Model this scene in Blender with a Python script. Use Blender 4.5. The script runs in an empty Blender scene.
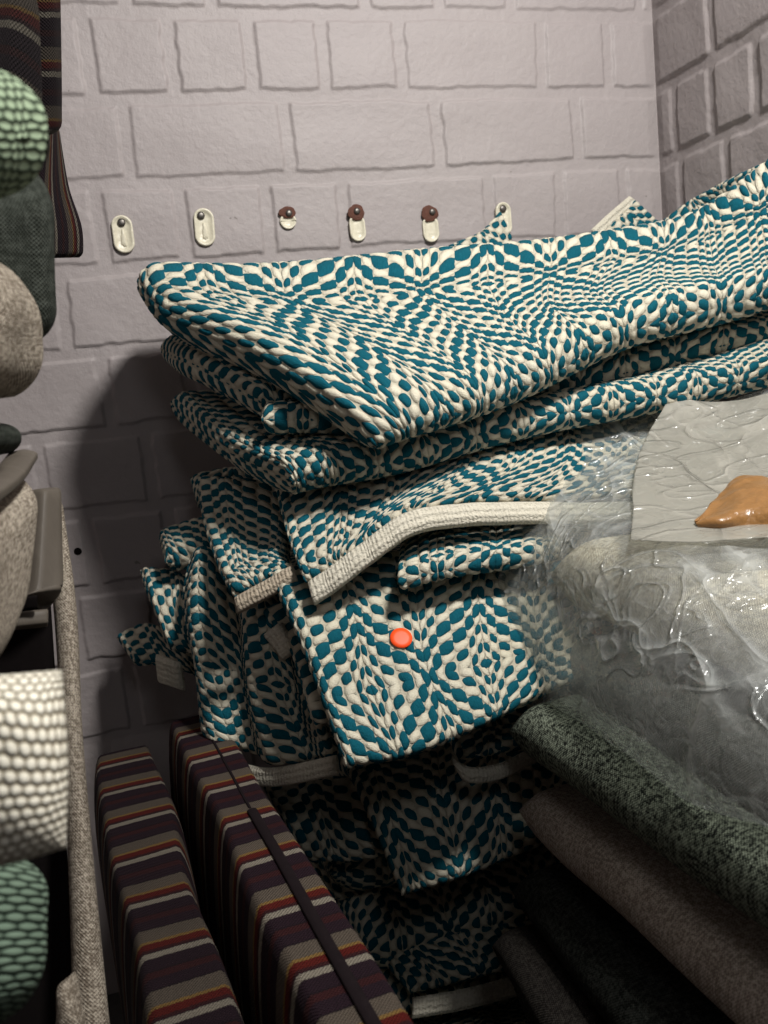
import bpy, math, random
import numpy as np
from mathutils import Matrix, Vector

random.seed(7)
rng = np.random.RandomState(7)
SC = bpy.context.scene
COL = SC.collection

# ------------------------------------------------------------ camera
F = 900.0                       # focal length in pixels of a 768x1024 frame
YAW, PITCH, ROLL = math.radians(-15.3), math.radians(8.8), math.radians(-5.7)
CAMZ = 0.90
D = 1.35                        # distance of the back wall
CR = (Matrix.Rotation(YAW, 3, 'Z') @ Matrix.Rotation(math.pi/2 - PITCH, 3, 'X') @ Matrix.Rotation(ROLL, 3, 'Z'))
cam = bpy.data.cameras.new('camera')
camo = bpy.data.objects.new('camera', cam); COL.objects.link(camo)
cam.sensor_fit = 'VERTICAL'; cam.sensor_height = 36.0; cam.sensor_width = 27.0
cam.lens = F / 1024 * 36
cam.clip_start = 0.02
camo.matrix_world = Matrix.Translation((0, 0, CAMZ)) @ CR.to_4x4()
cam.dof.use_dof = True
cam.dof.focus_distance = 0.92
cam.dof.aperture_fstop = 9.0
SC.camera = camo

# ------------------------------------------------------------ light and exposure
w = bpy.data.worlds.new('world'); SC.world = w; w.use_nodes = True
w.node_tree.nodes['Background'].inputs[0].default_value = (0.85, 0.9, 1.0, 1)
w.node_tree.nodes['Background'].inputs[1].default_value = 0.03
SC.view_settings.view_transform = 'Standard'
SC.view_settings.look = 'None'
SC.view_settings.exposure = 0.0
SC.view_settings.gamma = 1.0
SC.view_settings.use_curve_mapping = False

def area(name, loc, target, size, power, col):
    l = bpy.data.lights.new(name, 'AREA'); l.shape = 'DISK'; l.size = size; l.energy = power; l.color = col
    o = bpy.data.objects.new(name, l); COL.objects.link(o); o.location = loc
    o.rotation_euler = (Vector(target) - Vector(loc)).to_track_quat('-Z', 'Y').to_euler()
    return o
def spot(name, loc, target, ang, blend, radius, power, col):
    l = bpy.data.lights.new(name, 'SPOT'); l.spot_size = math.radians(ang); l.spot_blend = blend; l.shadow_soft_size = radius; l.energy = power; l.color = col
    o = bpy.data.objects.new(name, l); COL.objects.link(o); o.location = loc
    o.rotation_euler = (Vector(target) - Vector(loc)).to_track_quat('-Z', 'Y').to_euler()
area('ceiling_lamp_light', (0.56, 0.20, 1.88), (0.42, 1.0, 0.85), 0.20, 28, (1.0, 0.98, 0.94))
area('front_fill_light', (0.12, -0.28, 1.42), (0.1, 1.0, 0.8), 0.22, 1.1, (0.97, 0.98, 1.0))  # fill light added near the camera to brighten the near cushions

# ------------------------------------------------------------ geometry helpers
def ray(px, py):
    d = CR @ Vector(((px-384)/F, (512-py)/F, -1.0)); return d
def P(px, py, Y):               # point at perpendicular distance Y along a sight line
    d = ray(px, py); return np.array([d.x/d.y*Y, Y, d.z/d.y*Y + CAMZ])
def PZ(px, py, Z):              # point at height Z along a sight line
    d = ray(px, py); k = (Z-CAMZ)/d.z; return np.array([d.x*k, d.y*k, Z])
def PX(px, py, X):
    d = ray(px, py); k = X/d.x; return np.array([X, d.y*k, d.z*k + CAMZ])

def cr1(arr, t):                # Catmull-Rom along axis 0, t in [0,1]
    n = arr.shape[0]
    if n == 1: return np.repeat(arr, len(t), 0)
    ext = np.concatenate([2*arr[:1]-arr[1:2], arr, 2*arr[-1:]-arr[-2:-1]], 0)
    x = np.clip(t*(n-1), 0, n-1-1e-9); i = np.floor(x).astype(int); f = (x-i).reshape((-1,)+(1,)*(arr.ndim-1))
    p0, p1, p2, p3 = ext[i], ext[i+1], ext[i+2], ext[i+3]
    return 0.5*((2*p1)+(-p0+p2)*f+(2*p0-5*p1+4*p2-p3)*f*f+(-p0+3*p1-3*p2+p3)*f**3)
def grid(ctrl, s, t):
    a = cr1(np.asarray(ctrl, float), s)
    return np.swapaxes(cr1(np.swapaxes(a, 0, 1), t), 0, 1)
def normals(M):
    ds = np.gradient(M, axis=0); dt = np.gradient(M, axis=1)
    n = np.cross(dt, ds); n /= np.linalg.norm(n, axis=2, keepdims=True)+1e-12
    return n

def wavy(x, y, seed, scale, n=7):   # smooth pseudo-noise, about -1..1
    r = np.random.RandomState(seed); v = 0
    for k in range(n):
        a = r.uniform(0, 2*math.pi); f = r.uniform(.6, 1.6)/scale*2*math.pi*.5
        v = v + np.sin(f*(x*math.cos(a)+y*math.sin(a)) + r.uniform(0, 6.28))
    return v/math.sqrt(n)/1.4

# weave layout shared by the mesh relief and the material
WL, WLV, WP, WN, WS, WA = 0.064, 0.19, 0.0205, 6, 0.56, 0.44
def pingpong(x, L):
    x = np.mod(x, 2*L); return np.where(x > L, 2*L-x, x)
def weave_height(u, v):
    u = u/WL
    c = WN*u + WA*np.sin(2*math.pi*u)
    ci = np.floor(c); x = c-ci-.5
    sg = np.where(np.mod(ci, 2*WN) < WN, 1, -1)
    t = pingpong(v, WLV)/WP + WS*(pingpong(ci+.5, WN)+.45*x*sg)
    k = np.floor(t); y = t-k-.5
    thick = np.mod(k, 4) < 1.5
    duty = np.where(thick, .64, .49); xw = np.where(thick, .57, .44)
    teal = (np.abs(x/xw)**3 + np.abs(y/(duty*.5))**2.6)
    yc = (.5-np.abs(y))/(.5-duty*.5)
    cream = (np.abs(x/.5)**2.6 + np.abs(np.minimum(yc, 1.5))**2.6)
    return np.sqrt(np.clip(1-np.minimum(teal, cream), 0, 1))

def link(name, verts, faces, mat, uv=None, parent=None, smooth=True, origin=None):
    verts = np.asarray(verts, float)
    if parent is not None:
        o0 = np.array(parent['_org'])
        off = o0
    else:
        mn, mx = verts.min(0), verts.max(0)
        off = np.array([(mn[0]+mx[0])/2, (mn[1]+mx[1])/2, mn[2]])
    me = bpy.data.meshes.new(name)
    me.from_pydata([tuple(v) for v in (verts-off)], [], faces)
    if uv is not None:
        l = me.uv_layers.new(name='UVMap')
        vi = np.empty(len(me.loops), int); me.loops.foreach_get('vertex_index', vi)
        l.data.foreach_set('uv', np.asarray(uv, float)[vi].astype(np.float32).ravel())
    if smooth: me.polygons.foreach_set('use_smooth', [True]*len(me.polygons))
    me.materials.append(mat); me.update()
    o = bpy.data.objects.new(name, me); COL.objects.link(o)
    if parent is not None: o.parent = parent
    else: o.location = off; o['_org'] = list(off)
    return o
def tag(o, label, cat=None, group=None, kind=None):
    if label: o['label'] = label
    if cat: o['category'] = cat
    if group: o['group'] = group
    if kind: o['kind'] = kind
    return o
def empty(name, loc):
    o = bpy.data.objects.new(name, None); COL.objects.link(o); o.location = loc; o['_org'] = list(loc)
    o.empty_display_size = .05
    return o

def slab(name, ctrl, h, mat, parent=None, res=.003, weave=0.0, und=0.0, und_s=.12, seed=1, uv=(0, 0), swap=False, pre=None, rimk=1.0, disp=None, uvs=1.0, cap=(600, 600)):
    """closed cushion-like body: mid surface through the control grid, half thickness h, rounded rims"""
    ctrl = np.asarray(ctrl, float)
    lin = np.linspace(0, 1, 40); G = grid(ctrl, lin, lin)
    Ls = np.linalg.norm(np.diff(G, axis=0), axis=2).sum(0).mean()
    Lt = np.linalg.norm(np.diff(G, axis=1), axis=2).sum(1).mean()
    def samp(L):
        r = min(h*rimk, L*.49); fr = r/L
        k = max(4, int(r*1.57/res))
        th = np.linspace(0, math.pi/2, k+1)[:-1]
        a = fr*(1-np.cos(th)); n = max(3, min(600, int((L-2*r)/res)))
        mid = np.linspace(fr, 1-fr, n+1)
        s = np.concatenate([a, mid, 1-a[::-1]])
        d = np.minimum(s, 1-s)/fr
        g = np.sqrt(np.clip(1-(1-np.minimum(d, 1))**2, 0, 1))
        g[0] = g[-1] = 0
        return s, g
    s, gs = samp(Ls); t, gt = samp(Lt)
    M = grid(ctrl, s, t); N = normals(M)
    if und:
        S, T = np.meshgrid(s*Ls, t*Lt, indexing='ij')
        M = M + N*(und*wavy(S, T, seed, und_s))[..., None]
    if pre is not None:
        S, T = np.meshgrid(s, t, indexing='ij'); M = M + N*pre(S, T, Ls, Lt)[..., None]
    N = normals(M)
    off = (h*np.outer(gs, gt))[..., None]*N
    top = M+off; bot = M-off
    ns, nt = len(s), len(t)
    dt = np.linalg.norm(np.diff(top, axis=1), axis=2).mean(0); ds = np.linalg.norm(np.diff(top, axis=0), axis=2).mean(1)
    u = np.concatenate([[0], np.cumsum(dt)]); v = np.concatenate([[0], np.cumsum(ds)])
    V, U = np.meshgrid(v, u, indexing='ij')
    if swap: U, V = V, U
    UVt = np.stack([U*uvs+uv[0], V*uvs+uv[1]], -1)
    idt = np.arange(ns*nt).reshape(ns, nt)
    idb = np.full((ns, nt), -1); inner = np.zeros((ns, nt), bool); inner[1:-1, 1:-1] = True
    idb[inner] = ns*nt + np.arange(inner.sum()); idb[~inner] = idt[~inner]
    verts = np.concatenate([top.reshape(-1, 3), bot[inner]]); uvv = np.concatenate([UVt.reshape(-1, 2), UVt[inner]])
    def quads(i): return np.stack([i[:-1, :-1], i[:-1, 1:], i[1:, 1:], i[1:, :-1]], -1).reshape(-1, 4)
    fa = quads(idt)[:, ::-1]; fb = quads(idb)
    faces = np.concatenate([fa, fb])
    # orient outward: top side normal should agree with N
    p = verts[fa[len(fa)//2]]; n0 = np.cross(p[1]-p[0], p[2]-p[0])
    i = (len(fa)//2)//(nt-1); j = (len(fa)//2) % (nt-1)
    if np.dot(n0, N[i, j]) < 0: faces = faces[:, ::-1]
    if weave or disp is not None:
        vn = np.zeros_like(verts)
        a, b, c, d = (verts[faces[:, k]] for k in range(4))
        fn = np.cross(c-a, d-b)
        for k in range(4): np.add.at(vn, faces[:, k], fn)
        vn /= np.linalg.norm(vn, axis=1, keepdims=True)+1e-12
        if weave: verts = verts + vn*((weave_height(uvv[:, 0], uvv[:, 1])-.6)*weave)[:, None]
        if disp is not None: verts = verts + vn*disp(verts, uvv)[:, None]
    return link(name, verts, faces.tolist(), mat, uvv, parent)

# ------------------------------------------------------------ materials
class NT:
    def __init__(s, name):
        s.m = bpy.data.materials.new(name); s.m.use_nodes = True; s.t = s.m.node_tree; s.n = s.t.nodes; s.l = s.t.links
        s.b = s.n['Principled BSDF']; s.out = s.n['Material Output']
    def set(s, sock, v):
        if hasattr(v, 'is_output') or isinstance(v, bpy.types.NodeSocket): s.l.new(v, sock)
        else: sock.default_value = v
    def M(s, op, a, b=None, c=None, clamp=False):
        n = s.n.new('ShaderNodeMath'); n.operation = op; n.use_clamp = clamp
        s.set(n.inputs[0], a)
        if b is not None: s.set(n.inputs[1], b)
        if c is not None: s.set(n.inputs[2], c)
        return n.outputs[0]
    def mix(s, f, a, b, mode='MIX'):
        n = s.n.new('ShaderNodeMix'); n.data_type = 'RGBA'; n.blend_type = mode
        s.set(n.inputs[0], f); s.set(n.inputs[6], a if not isinstance(a, tuple) else (*a, 1)[:4]); s.set(n.inputs[7], b if not isinstance(b, tuple) else (*b, 1)[:4])
        return n.outputs[2]
    def uv(s):
        n = s.n.new('ShaderNodeUVMap'); n.uv_map = 'UVMap'; return n.outputs[0]
    def objc(s):
        return s.n.new('ShaderNodeTexCoord').outputs['Object']
    def noise(s, vec, scale, detail=3, rough=.55, dist=0):
        n = s.n.new('ShaderNodeTexNoise'); s.set(n.inputs['Vector'], vec); n.inputs['Scale'].default_value = scale
        n.inputs['Detail'].default_value = detail; n.inputs['Roughness'].default_value = rough; n.inputs['Distortion'].default_value = dist
        return n.outputs['Fac']
    def mapping(s, vec, scale=(1, 1, 1), rot=(0, 0, 0), loc=(0, 0, 0)):
        n = s.n.new('ShaderNodeMapping'); s.set(n.inputs[0], vec); n.inputs['Scale'].default_value = scale; n.inputs['Rotation'].default_value = rot; n.inputs['Location'].default_value = loc
        return n.outputs[0]
    def ramp(s, f, stops, interp='LINEAR'):
        n = s.n.new('ShaderNodeValToRGB'); s.set(n.inputs[0], f); r = n.color_ramp; r.interpolation = interp
        while len(r.elements) > 1: r.elements.remove(r.elements[-1])
        r.elements[0].position = stops[0][0]; r.elements[0].color = (*stops[0][1], 1)
        for p, c in stops[1:]:
            e = r.elements.new(p); e.color = (*c, 1)
        return n.outputs[0]
    def bump(s, h, dist, strength=1.0, prev=None):
        n = s.n.new('ShaderNodeBump'); s.set(n.inputs['Height'], h); n.inputs['Distance'].default_value = dist; n.inputs['Strength'].default_value = strength
        if prev is not None: s.l.new(prev, n.inputs['Normal'])
        return n.outputs[0]
    def sep(s, v):
        n = s.n.new('ShaderNodeSeparateXYZ'); s.set(n.inputs[0], v); return n.outputs
    def fin(s, col, rough=.85, normal=None, spec=.3, sheen=0):
        s.set(s.b.inputs['Base Color'], col if not isinstance(col, tuple) else (*col, 1)[:4]); s.set(s.b.inputs['Roughness'], rough)
        s.b.inputs['Specular IOR Level'].default_value = spec
        if sheen: s.b.inputs['Sheen Weight'].default_value = sheen
        if normal is not None: s.l.new(normal, s.b.inputs['Normal'])
        return s.m

def mat_weave(name, teal=(0.002, 0.075, 0.108), cream=(0.66, 0.635, 0.555)):
    k = NT(name); X, Y, _ = k.sep(k.uv())
    wob = k.noise(k.uv(), 60, 2)
    X = k.M('ADD', X, k.M('MULTIPLY', k.M('SUBTRACT', wob, .5), .004))
    Y = k.M('ADD', Y, k.M('MULTIPLY', k.M('SUBTRACT', k.noise(k.mapping(k.uv(), (1, 1, 1), (0, 0, 0), (3, 1, 0)), 45, 2), .5), .006))
    u = k.M('DIVIDE', X, WL)
    c = k.M('ADD', k.M('MULTIPLY', u, WN), k.M('MULTIPLY', k.M('SINE', k.M('MULTIPLY', u, 2*math.pi)), WA))
    ci = k.M('FLOOR', c); x = k.M('SUBTRACT', k.M('SUBTRACT', c, ci), .5)
    sg = k.M('SUBTRACT', k.M('MULTIPLY', k.M('LESS_THAN', k.M('FLOORED_MODULO', ci, 2*WN), WN), 2), 1)
    pp = k.M('ADD', k.M('PINGPONG', k.M('ADD', ci, .5), WN), k.M('MULTIPLY', k.M('MULTIPLY', x, sg), .45))
    t = k.M('ADD', k.M('DIVIDE', k.M('PINGPONG', Y, WLV), WP), k.M('MULTIPLY', pp, WS))
    kk = k.M('FLOOR', t); y = k.M('SUBTRACT', k.M('SUBTRACT', t, kk), .5)
    th = k.M('LESS_THAN', k.M('FLOORED_MODULO', kk, 4), 1.5)
    duty = k.M('ADD', .49, k.M('MULTIPLY', th, .15)); xw = k.M('ADD', .44, k.M('MULTIPLY', th, .13))
    te = k.M('ADD', k.M('POWER', k.M('ABSOLUTE', k.M('DIVIDE', x, xw)), 3), k.M('POWER', k.M('ABSOLUTE', k.M('DIVIDE', y, k.M('MULTIPLY', duty, .5))), 2.6))
    ax = k.M('POWER', k.M('ABSOLUTE', k.M('DIVIDE', x, .5)), 2.6)
    yc = k.M('DIVIDE', k.M('SUBTRACT', .5, k.M('ABSOLUTE', y)), k.M('SUBTRACT', .5, k.M('MULTIPLY', duty, .5)))
    cr = k.M('ADD', ax, k.M('POWER', k.M('MINIMUM', yc, 1.5), 2.6))
    hgt = k.M('SQRT', k.M('SUBTRACT', 1, k.M('MINIMUM', te, cr), clamp=True))
    mr = k.n.new('ShaderNodeMapRange'); mr.interpolation_type = 'SMOOTHSTEP'
    k.set(mr.inputs['Value'], te); mr.inputs['From Min'].default_value = 1.12; mr.inputs['From Max'].default_value = .92
    mask = mr.outputs[0]
    fib = k.noise(k.mapping(k.uv(), (900, 260, 1)), 1, 3)
    fib2 = k.noise(k.mapping(k.uv(), (300, 1400, 1), (0, 0, .5)), 1, 2)
    tc = k.mix(fib, (teal[0]*.6, teal[1]*.65, teal[2]*.65), (teal[0]*1.5+.002, teal[1]*1.4, teal[2]*1.35))
    big = k.noise(k.uv(), 9, 2)
    cc = k.mix(fib2, (cream[0]*.62, cream[1]*.59, cream[2]*.53), (cream[0]*1.12, cream[1]*1.12, cream[2]*1.1))
    cc = k.mix(k.M('MULTIPLY', big, .5), cc, (cream[0]*.95, cream[1]*.88, cream[2]*.68))
    cc = k.mix(k.M('MULTIPLY', k.M('SUBTRACT', 1, hgt), .45), cc, (cream[0]*.45, cream[1]*.42, cream[2]*.36))  # shade in the grooves between strands painted into the cream
    col = k.mix(mask, cc, tc)
    h2 = k.M('ADD', hgt, k.M('MULTIPLY', k.M('ADD', fib, fib2), .42))
    return k.fin(col, .9, k.bump(h2, .0022, 1.0), .12, 0)

def mat_hem(name, col=(.62, .585, .50)):
    k = NT(name); U = k.uv(); X, Y, _ = k.sep(U)
    wob = k.M('MULTIPLY', k.noise(U, 90, 2), 3)
    a = k.M('SINE', k.M('ADD', k.M('MULTIPLY', X, 2*math.pi/.0042), wob))
    b = k.M('SINE', k.M('ADD', k.M('MULTIPLY', Y, 2*math.pi/.0075), wob))
    h = k.M('ADD', k.M('MULTIPLY', a, .16), k.M('MULTIPLY', b, .3))
    h = k.M('ADD', h, k.M('MULTIPLY', k.noise(U, 380, 3), 1.6))
    c = k.mix(k.noise(U, 260, 3), (col[0]*.7, col[1]*.68, col[2]*.62), (col[0]*1.1, col[1]*1.1, col[2]*1.1))
    return k.fin(c, .9, k.bump(h, .0018), .15)

def mat_tweed(name, a, b, su=420, sv=420, amt=.5, rows=.0028, bumpd=.0012, big=.25, lo=.42, hi=.60):
    """woven upholstery: fine two-tone yarns, slubs stretched along both thread directions"""
    k = NT(name); U = k.uv(); X, Y, _ = k.sep(U)
    n1 = k.noise(k.mapping(U, (su, sv*.35, 1)), 1, 2); n2 = k.noise(k.mapping(U, (su*.3, sv*1.1, 1), loc=(5, 2, 0)), 1, 2)
    s = k.M('MULTIPLY', k.M('ADD', n1, n2), .5)
    wv = k.M('MULTIPLY', k.M('SINE', k.M('ADD', k.M('MULTIPLY', X, 2*math.pi/rows), k.M('MULTIPLY', n2, 2))), k.M('SINE', k.M('ADD', k.M('MULTIPLY', Y, 2*math.pi/rows), k.M('MULTIPLY', n1, 2))))
    s2 = k.M('ADD', s, k.M('MULTIPLY', wv, .05*amt*2))
    lowf = k.M('MULTIPLY', k.M('SUBTRACT', k.noise(U, 14, 3), .5), big)
    f = k.M('ADD', s2, lowf)
    col = k.ramp(f, [(lo, a), (hi, b)])
    return k.fin(col, .92, k.bump(k.M('ADD', s, k.M('MULTIPLY', wv, .3)), bumpd), .15)

def mat_knit(name, a, b, cell=.011, bumpd=.003):
    """thick basket weave of plump yarns"""
    k = NT(name); U = k.uv(); X, Y, _ = k.sep(U)
    wob = k.M('MULTIPLY', k.M('SUBTRACT', k.noise(U, 40, 2), .5), .006)
    X = k.M('ADD', X, wob); Y = k.M('ADD', Y, wob)
    r = k.M('DIVIDE', Y, cell*.95); ri = k.M('FLOOR', r)
    c = k.M('ADD', k.M('DIVIDE', X, cell), k.M('MULTIPLY', k.M('FLOORED_MODULO', ri, 2), .5))
    x = k.M('SUBTRACT', k.M('FRACT', c), .5); y = k.M('SUBTRACT', k.M('FRACT', r), .5)
    d = k.M('ADD', k.M('POWER', k.M('MULTIPLY', x, 2), 2), k.M('POWER', k.M('MULTIPLY', y, 2), 2))
    h = k.M('SQRT', k.M('SUBTRACT', 1.15, d, clamp=True))
    n = k.noise(k.mapping(U, (300, 900, 1)), 1, 2)
    f = k.M('ADD', k.M('MULTIPLY', h, .8), k.M('MULTIPLY', n, .35))
    col = k.ramp(f, [(.35, a), (.95, b)])
    return k.fin(col, .9, k.bump(h, bumpd), .15)

def mat_stripe(name, axis=1, period=.078, dull=1.0, phase=0):
    k = NT(name); U = k.uv(); s = k.sep(U); X = s[0]; Y = s[1]
    wob = k.M('MULTIPLY', k.M('SUBTRACT', k.noise(k.mapping(U, (160, 160, 1)), 1, 2), .5), .0022)
    v = k.M('FRACT', k.M('DIVIDE', k.M('ADD', k.M('ADD', Y if axis else X, wob), phase), period))
    q = dull
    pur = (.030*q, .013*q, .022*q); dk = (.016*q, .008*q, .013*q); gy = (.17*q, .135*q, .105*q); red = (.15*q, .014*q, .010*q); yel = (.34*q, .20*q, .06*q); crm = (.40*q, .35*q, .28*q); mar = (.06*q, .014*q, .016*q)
    col = k.ramp(v, [(0, pur), (.10, dk), (.12, mar), (.22, pur), (.36, pur), (.38, dk), (.40, gy), (.60, gy), (.61, yel), (.645, yel), (.655, red), (.745, red), (.755, mar), (.80, pur), (.815, crm), (.90, crm), (.91, pur)], 'CONSTANT')
    fb = k.noise(k.mapping(U, (700, 700, 1)), 1, 3)
    a = k.M('SINE', k.M('MULTIPLY', X, 2*math.pi/.0030)); b = k.M('SINE', k.M('MULTIPLY', Y, 2*math.pi/.0030))
    col = k.mix(.6, col, k.mix(fb, (.25, .25, .25), (1.5, 1.5, 1.5)), 'MULTIPLY')
    return k.fin(col, .9, k.bump(k.M('ADD', k.M('MULTIPLY', a, b), fb), .0010), .15)

def mat_plain(name, col, rough=.6, bumps=None, var=.2, spec=.4, metal=0):
    k = NT(name); O = k.objc()
    n = k.noise(O, 120, 3)
    c = k.mix(n, tuple(x*(1-var) for x in col), tuple(x*(1+var) for x in col))
    k.b.inputs['Metallic'].default_value = metal
    return k.fin(c, rough, k.bump(n, bumps or .0004), spec)

def mat_wall(name):
    k = NT(name); O = k.objc()
    big = k.noise(O, 2.2, 3); mid = k.noise(O, 14, 4); fine = k.noise(O, 90, 4); grit = k.noise(O, 420, 2)
    c = k.mix(big, (.285, .248, .25), (.33, .30, .29))
    c = k.mix(k.M('MULTIPLY', mid, .5), c, (.25, .22, .22))
    spots = k.M('GREATER_THAN', k.noise(O, 55, 2), .765)
    c = k.mix(k.M('MULTIPLY', spots, .6), c, (.09, .075, .065))
    h = k.M('ADD', k.M('MULTIPLY', mid, 1.0), k.M('ADD', k.M('MULTIPLY', fine, .45), k.M('MULTIPLY', grit, .12)))
    return k.fin(c, .55, k.bump(h, .0026), .35)

def mat_wood(name, a, b):
    k = NT(name); U = k.mapping(k.objc(), (60, 60, 4))
    n = k.noise(U, 1, 4, .6, .4)
    return k.fin(k.mix(n, a, b), .6, k.bump(n, .0006), .3)

def mat_plastic(name, tint=(.80, .82, .80), op=.22, ripple=1.0):
    k = NT(name); O = k.objc()
    k.n.remove(k.b)
    def ridge(vec, sc, width, dist):
        n = k.noise(vec, sc, 1.5, .4, dist)
        return n, k.M('POWER', k.M('SUBTRACT', 1, k.M('MULTIPLY', k.M('ABSOLUTE', k.M('SUBTRACT', n, .5)), width), clamp=True), 2)
    n, r1 = ridge(k.mapping(O, (1.0, .5, .45), (.3, .5, .6)), 13, 16, .8)
    n2, r2 = ridge(k.mapping(O, (.5, 1.0, 1.2), (.9, -.4, .2)), 17, 18, 1.0)
    n3, r3 = ridge(O, 55, 10, .5)
    hgt = k.M('ADD', k.M('MULTIPLY', r1, .9), k.M('ADD', k.M('MULTIPLY', r2, .7), k.M('ADD', k.M('MULTIPLY', r3, .12), k.M('MULTIPLY', k.M('ADD', n, n2), 1.5))))
    nb = k.bump(hgt, .0045*ripple)
    tr = k.n.new('ShaderNodeBsdfTransparent'); tr.inputs[0].default_value = (.97, .98, .975, 1)
    df = k.n.new('ShaderNodeBsdfDiffuse'); df.inputs[0].default_value = (*tint, 1); k.l.new(nb, df.inputs['Normal'])
    tl = k.n.new('ShaderNodeBsdfTranslucent'); tl.inputs[0].default_value = (*tint, 1); k.l.new(nb, tl.inputs['Normal'])
    ad = k.n.new('ShaderNodeMixShader'); ad.inputs[0].default_value = .45; k.l.new(df.outputs[0], ad.inputs[1]); k.l.new(tl.outputs[0], ad.inputs[2])
    m1 = k.n.new('ShaderNodeMixShader')
    lw = k.n.new('ShaderNodeLayerWeight'); lw.inputs[0].default_value = .35
    fac = k.M('ADD', k.M('ADD', op, k.M('MULTIPLY', r1, .30)), k.M('ADD', k.M('MULTIPLY', lw.outputs['Facing'], .05), k.M('ADD', k.M('MULTIPLY', r2, .18), k.M('MULTIPLY', r3, .07))), clamp=True)  # creases made milkier, putting fold highlights into the film colour
    k.l.new(fac, m1.inputs[0]); k.l.new(tr.outputs[0], m1.inputs[1]); k.l.new(ad.outputs[0], m1.inputs[2])
    gl = k.n.new('ShaderNodeBsdfGlossy'); gl.inputs['Roughness'].default_value = .16; k.l.new(nb, gl.inputs['Normal'])
    fr = k.n.new('ShaderNodeLayerWeight'); fr.inputs[0].default_value = .5; k.l.new(nb, fr.inputs['Normal'])
    m2 = k.n.new('ShaderNodeMixShader'); k.l.new(k.M('ADD', k.M('MULTIPLY', k.M('POWER', fr.outputs['Facing'], 4), .45), .045, clamp=True), m2.inputs[0])
    k.l.new(m1.outputs[0], m2.inputs[1]); k.l.new(gl.outputs[0], m2.inputs[2])
    k.l.new(m2.outputs[0], k.out.inputs[0])
    return k.m

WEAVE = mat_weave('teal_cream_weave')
HEM = mat_hem('cream_hem')
HEMB = mat_hem('tan_hem', (.46, .39, .31))
GREEN = mat_tweed('green_tweed', (.008, .010, .008), (.18, .205, .155), 420, 420)
BEIGE = mat_tweed('beige_tweed', (.13, .105, .08), (.36, .315, .255), 500, 500)
CREAMT = mat_tweed('cream_tweed', (.40, .34, .25), (.80, .72, .56), 330, 330, big=.15)
TAN = mat_tweed('tan_tweed', (.20, .165, .135), (.46, .40, .34), 500, 500)
GREY = mat_tweed('grey_tweed', (.065, .066, .062), (.17, .17, .16), 500, 500)
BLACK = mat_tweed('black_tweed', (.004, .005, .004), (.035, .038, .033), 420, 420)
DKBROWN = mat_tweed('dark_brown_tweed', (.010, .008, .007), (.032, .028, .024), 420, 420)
OLIVE = mat_tweed('olive_velour', (.014, .017, .013), (.036, .041, .034), 200, 200)
KGREEN = mat_knit('green_knit', (.028, .045, .026), (.26, .33, .22), .0045, .002)
KGREEN2 = mat_knit('dark_green_knit', (.012, .022, .015), (.15, .21, .155), .0036, .0018)
KCREAM = mat_knit('cream_knit', (.36, .31, .22), (.86, .82, .70), .0046, .002)
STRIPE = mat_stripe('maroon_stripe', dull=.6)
STRIPE_D = mat_stripe('maroon_stripe_darker', dull=.42, phase=.02)  # same stripes with every colour darker
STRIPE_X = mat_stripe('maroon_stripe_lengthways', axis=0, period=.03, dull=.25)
STRIPE_K = mat_stripe('dark_maroon_stripe', period=.05, dull=.14)  # darkest stripe colours, for the dark cushions at the top left
WALL = mat_wall('painted_brick')
WOOD = mat_wood('grey_brown_wood', (.055, .045, .036), (.10, .085, .068))
DARKW = mat_plain('recess_shade_black', (.005, .004, .004), .95, None, .2, .03)  # near-black colour for the shade in the gap, slot and wall hole
ENAMEL = mat_plain('cream_enamel', (.60, .56, .44), .35, .0015, .15, .5)
RUST = mat_plain('red_brown_brick_patch', (.085, .030, .018), .8, .002, .4)
STEEL = mat_plain('dull_steel', (.12, .11, .10), .4, .0003, .2, .5, .8)
ORANGE = mat_plain('orange_paper', (.95, .085, .012), .5, .0001, .05)
ZIP = mat_plain('dark_zip_tape', (.010, .007, .008), .9, None, .3, .05)
TAPE = mat_plain('brown_parcel_tape', (.25, .125, .042), .3, .0015, .3, .5)
PLASTIC = mat_plastic('clear_film', op=.11)
PLASTIC2 = mat_plastic('milky_film', (.56, .54, .48), .50, .8)
FLOORM = mat_plain('concrete', (.045, .042, .04), .8, .002)
CEIL = mat_plain('white_ceiling_paint', (.6, .6, .58), .8, .001)

# ------------------------------------------------------------ the room
RX = (P(650, 0, D)[0] + P(664, 230, D)[0])/2          # right wall
H = .0833*D
Z0 = P(300, 14, D)[2]
def joint_field(A, Z, rowsz, joints, seed, mort=.0085, depth=.0034):
    """relief of brick faces standing proud of struck mortar joints"""
    wz = wavy(A, Z, seed, .10)*.0022 + wavy(A, Z, seed+1, .03)*.0013+wavy(A, Z, seed+8, .012)*.0006
    wx = wavy(A, Z, seed+2, .09)*.0020 + wavy(A, Z, seed+3, .025)*.0013+wavy(A, Z, seed+9, .012)*.0006
    d = np.full(A.shape, 9.0); r = np.floor((rowsz-(Z+wz))/H).astype(int)
    dz = np.mod(rowsz-(Z+wz), H); dz = np.minimum(dz, H-dz)
    dx = np.full(A.shape, 9.0); ids = np.zeros(A.shape)
    for k, xs in joints.items():
        m = r == k
        if not m.any(): continue
        xs = np.array(sorted(xs)); a = (A+wx)[m]
        dd = np.abs(a[:, None]-xs[None, :]).min(1); dx[m] = dd
        ids[m] = np.searchsorted(xs, a)*1.37+k*7.1
    d = np.minimum(dz, dx)-mort
    t = np.clip(d/.0028, 0, 1); t = t*t*(3-2*t)
    face = np.sin(ids*12.9898)*.0006
    return t*(depth+face) + wavy(A, Z, seed+5, .06)*.0009

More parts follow.
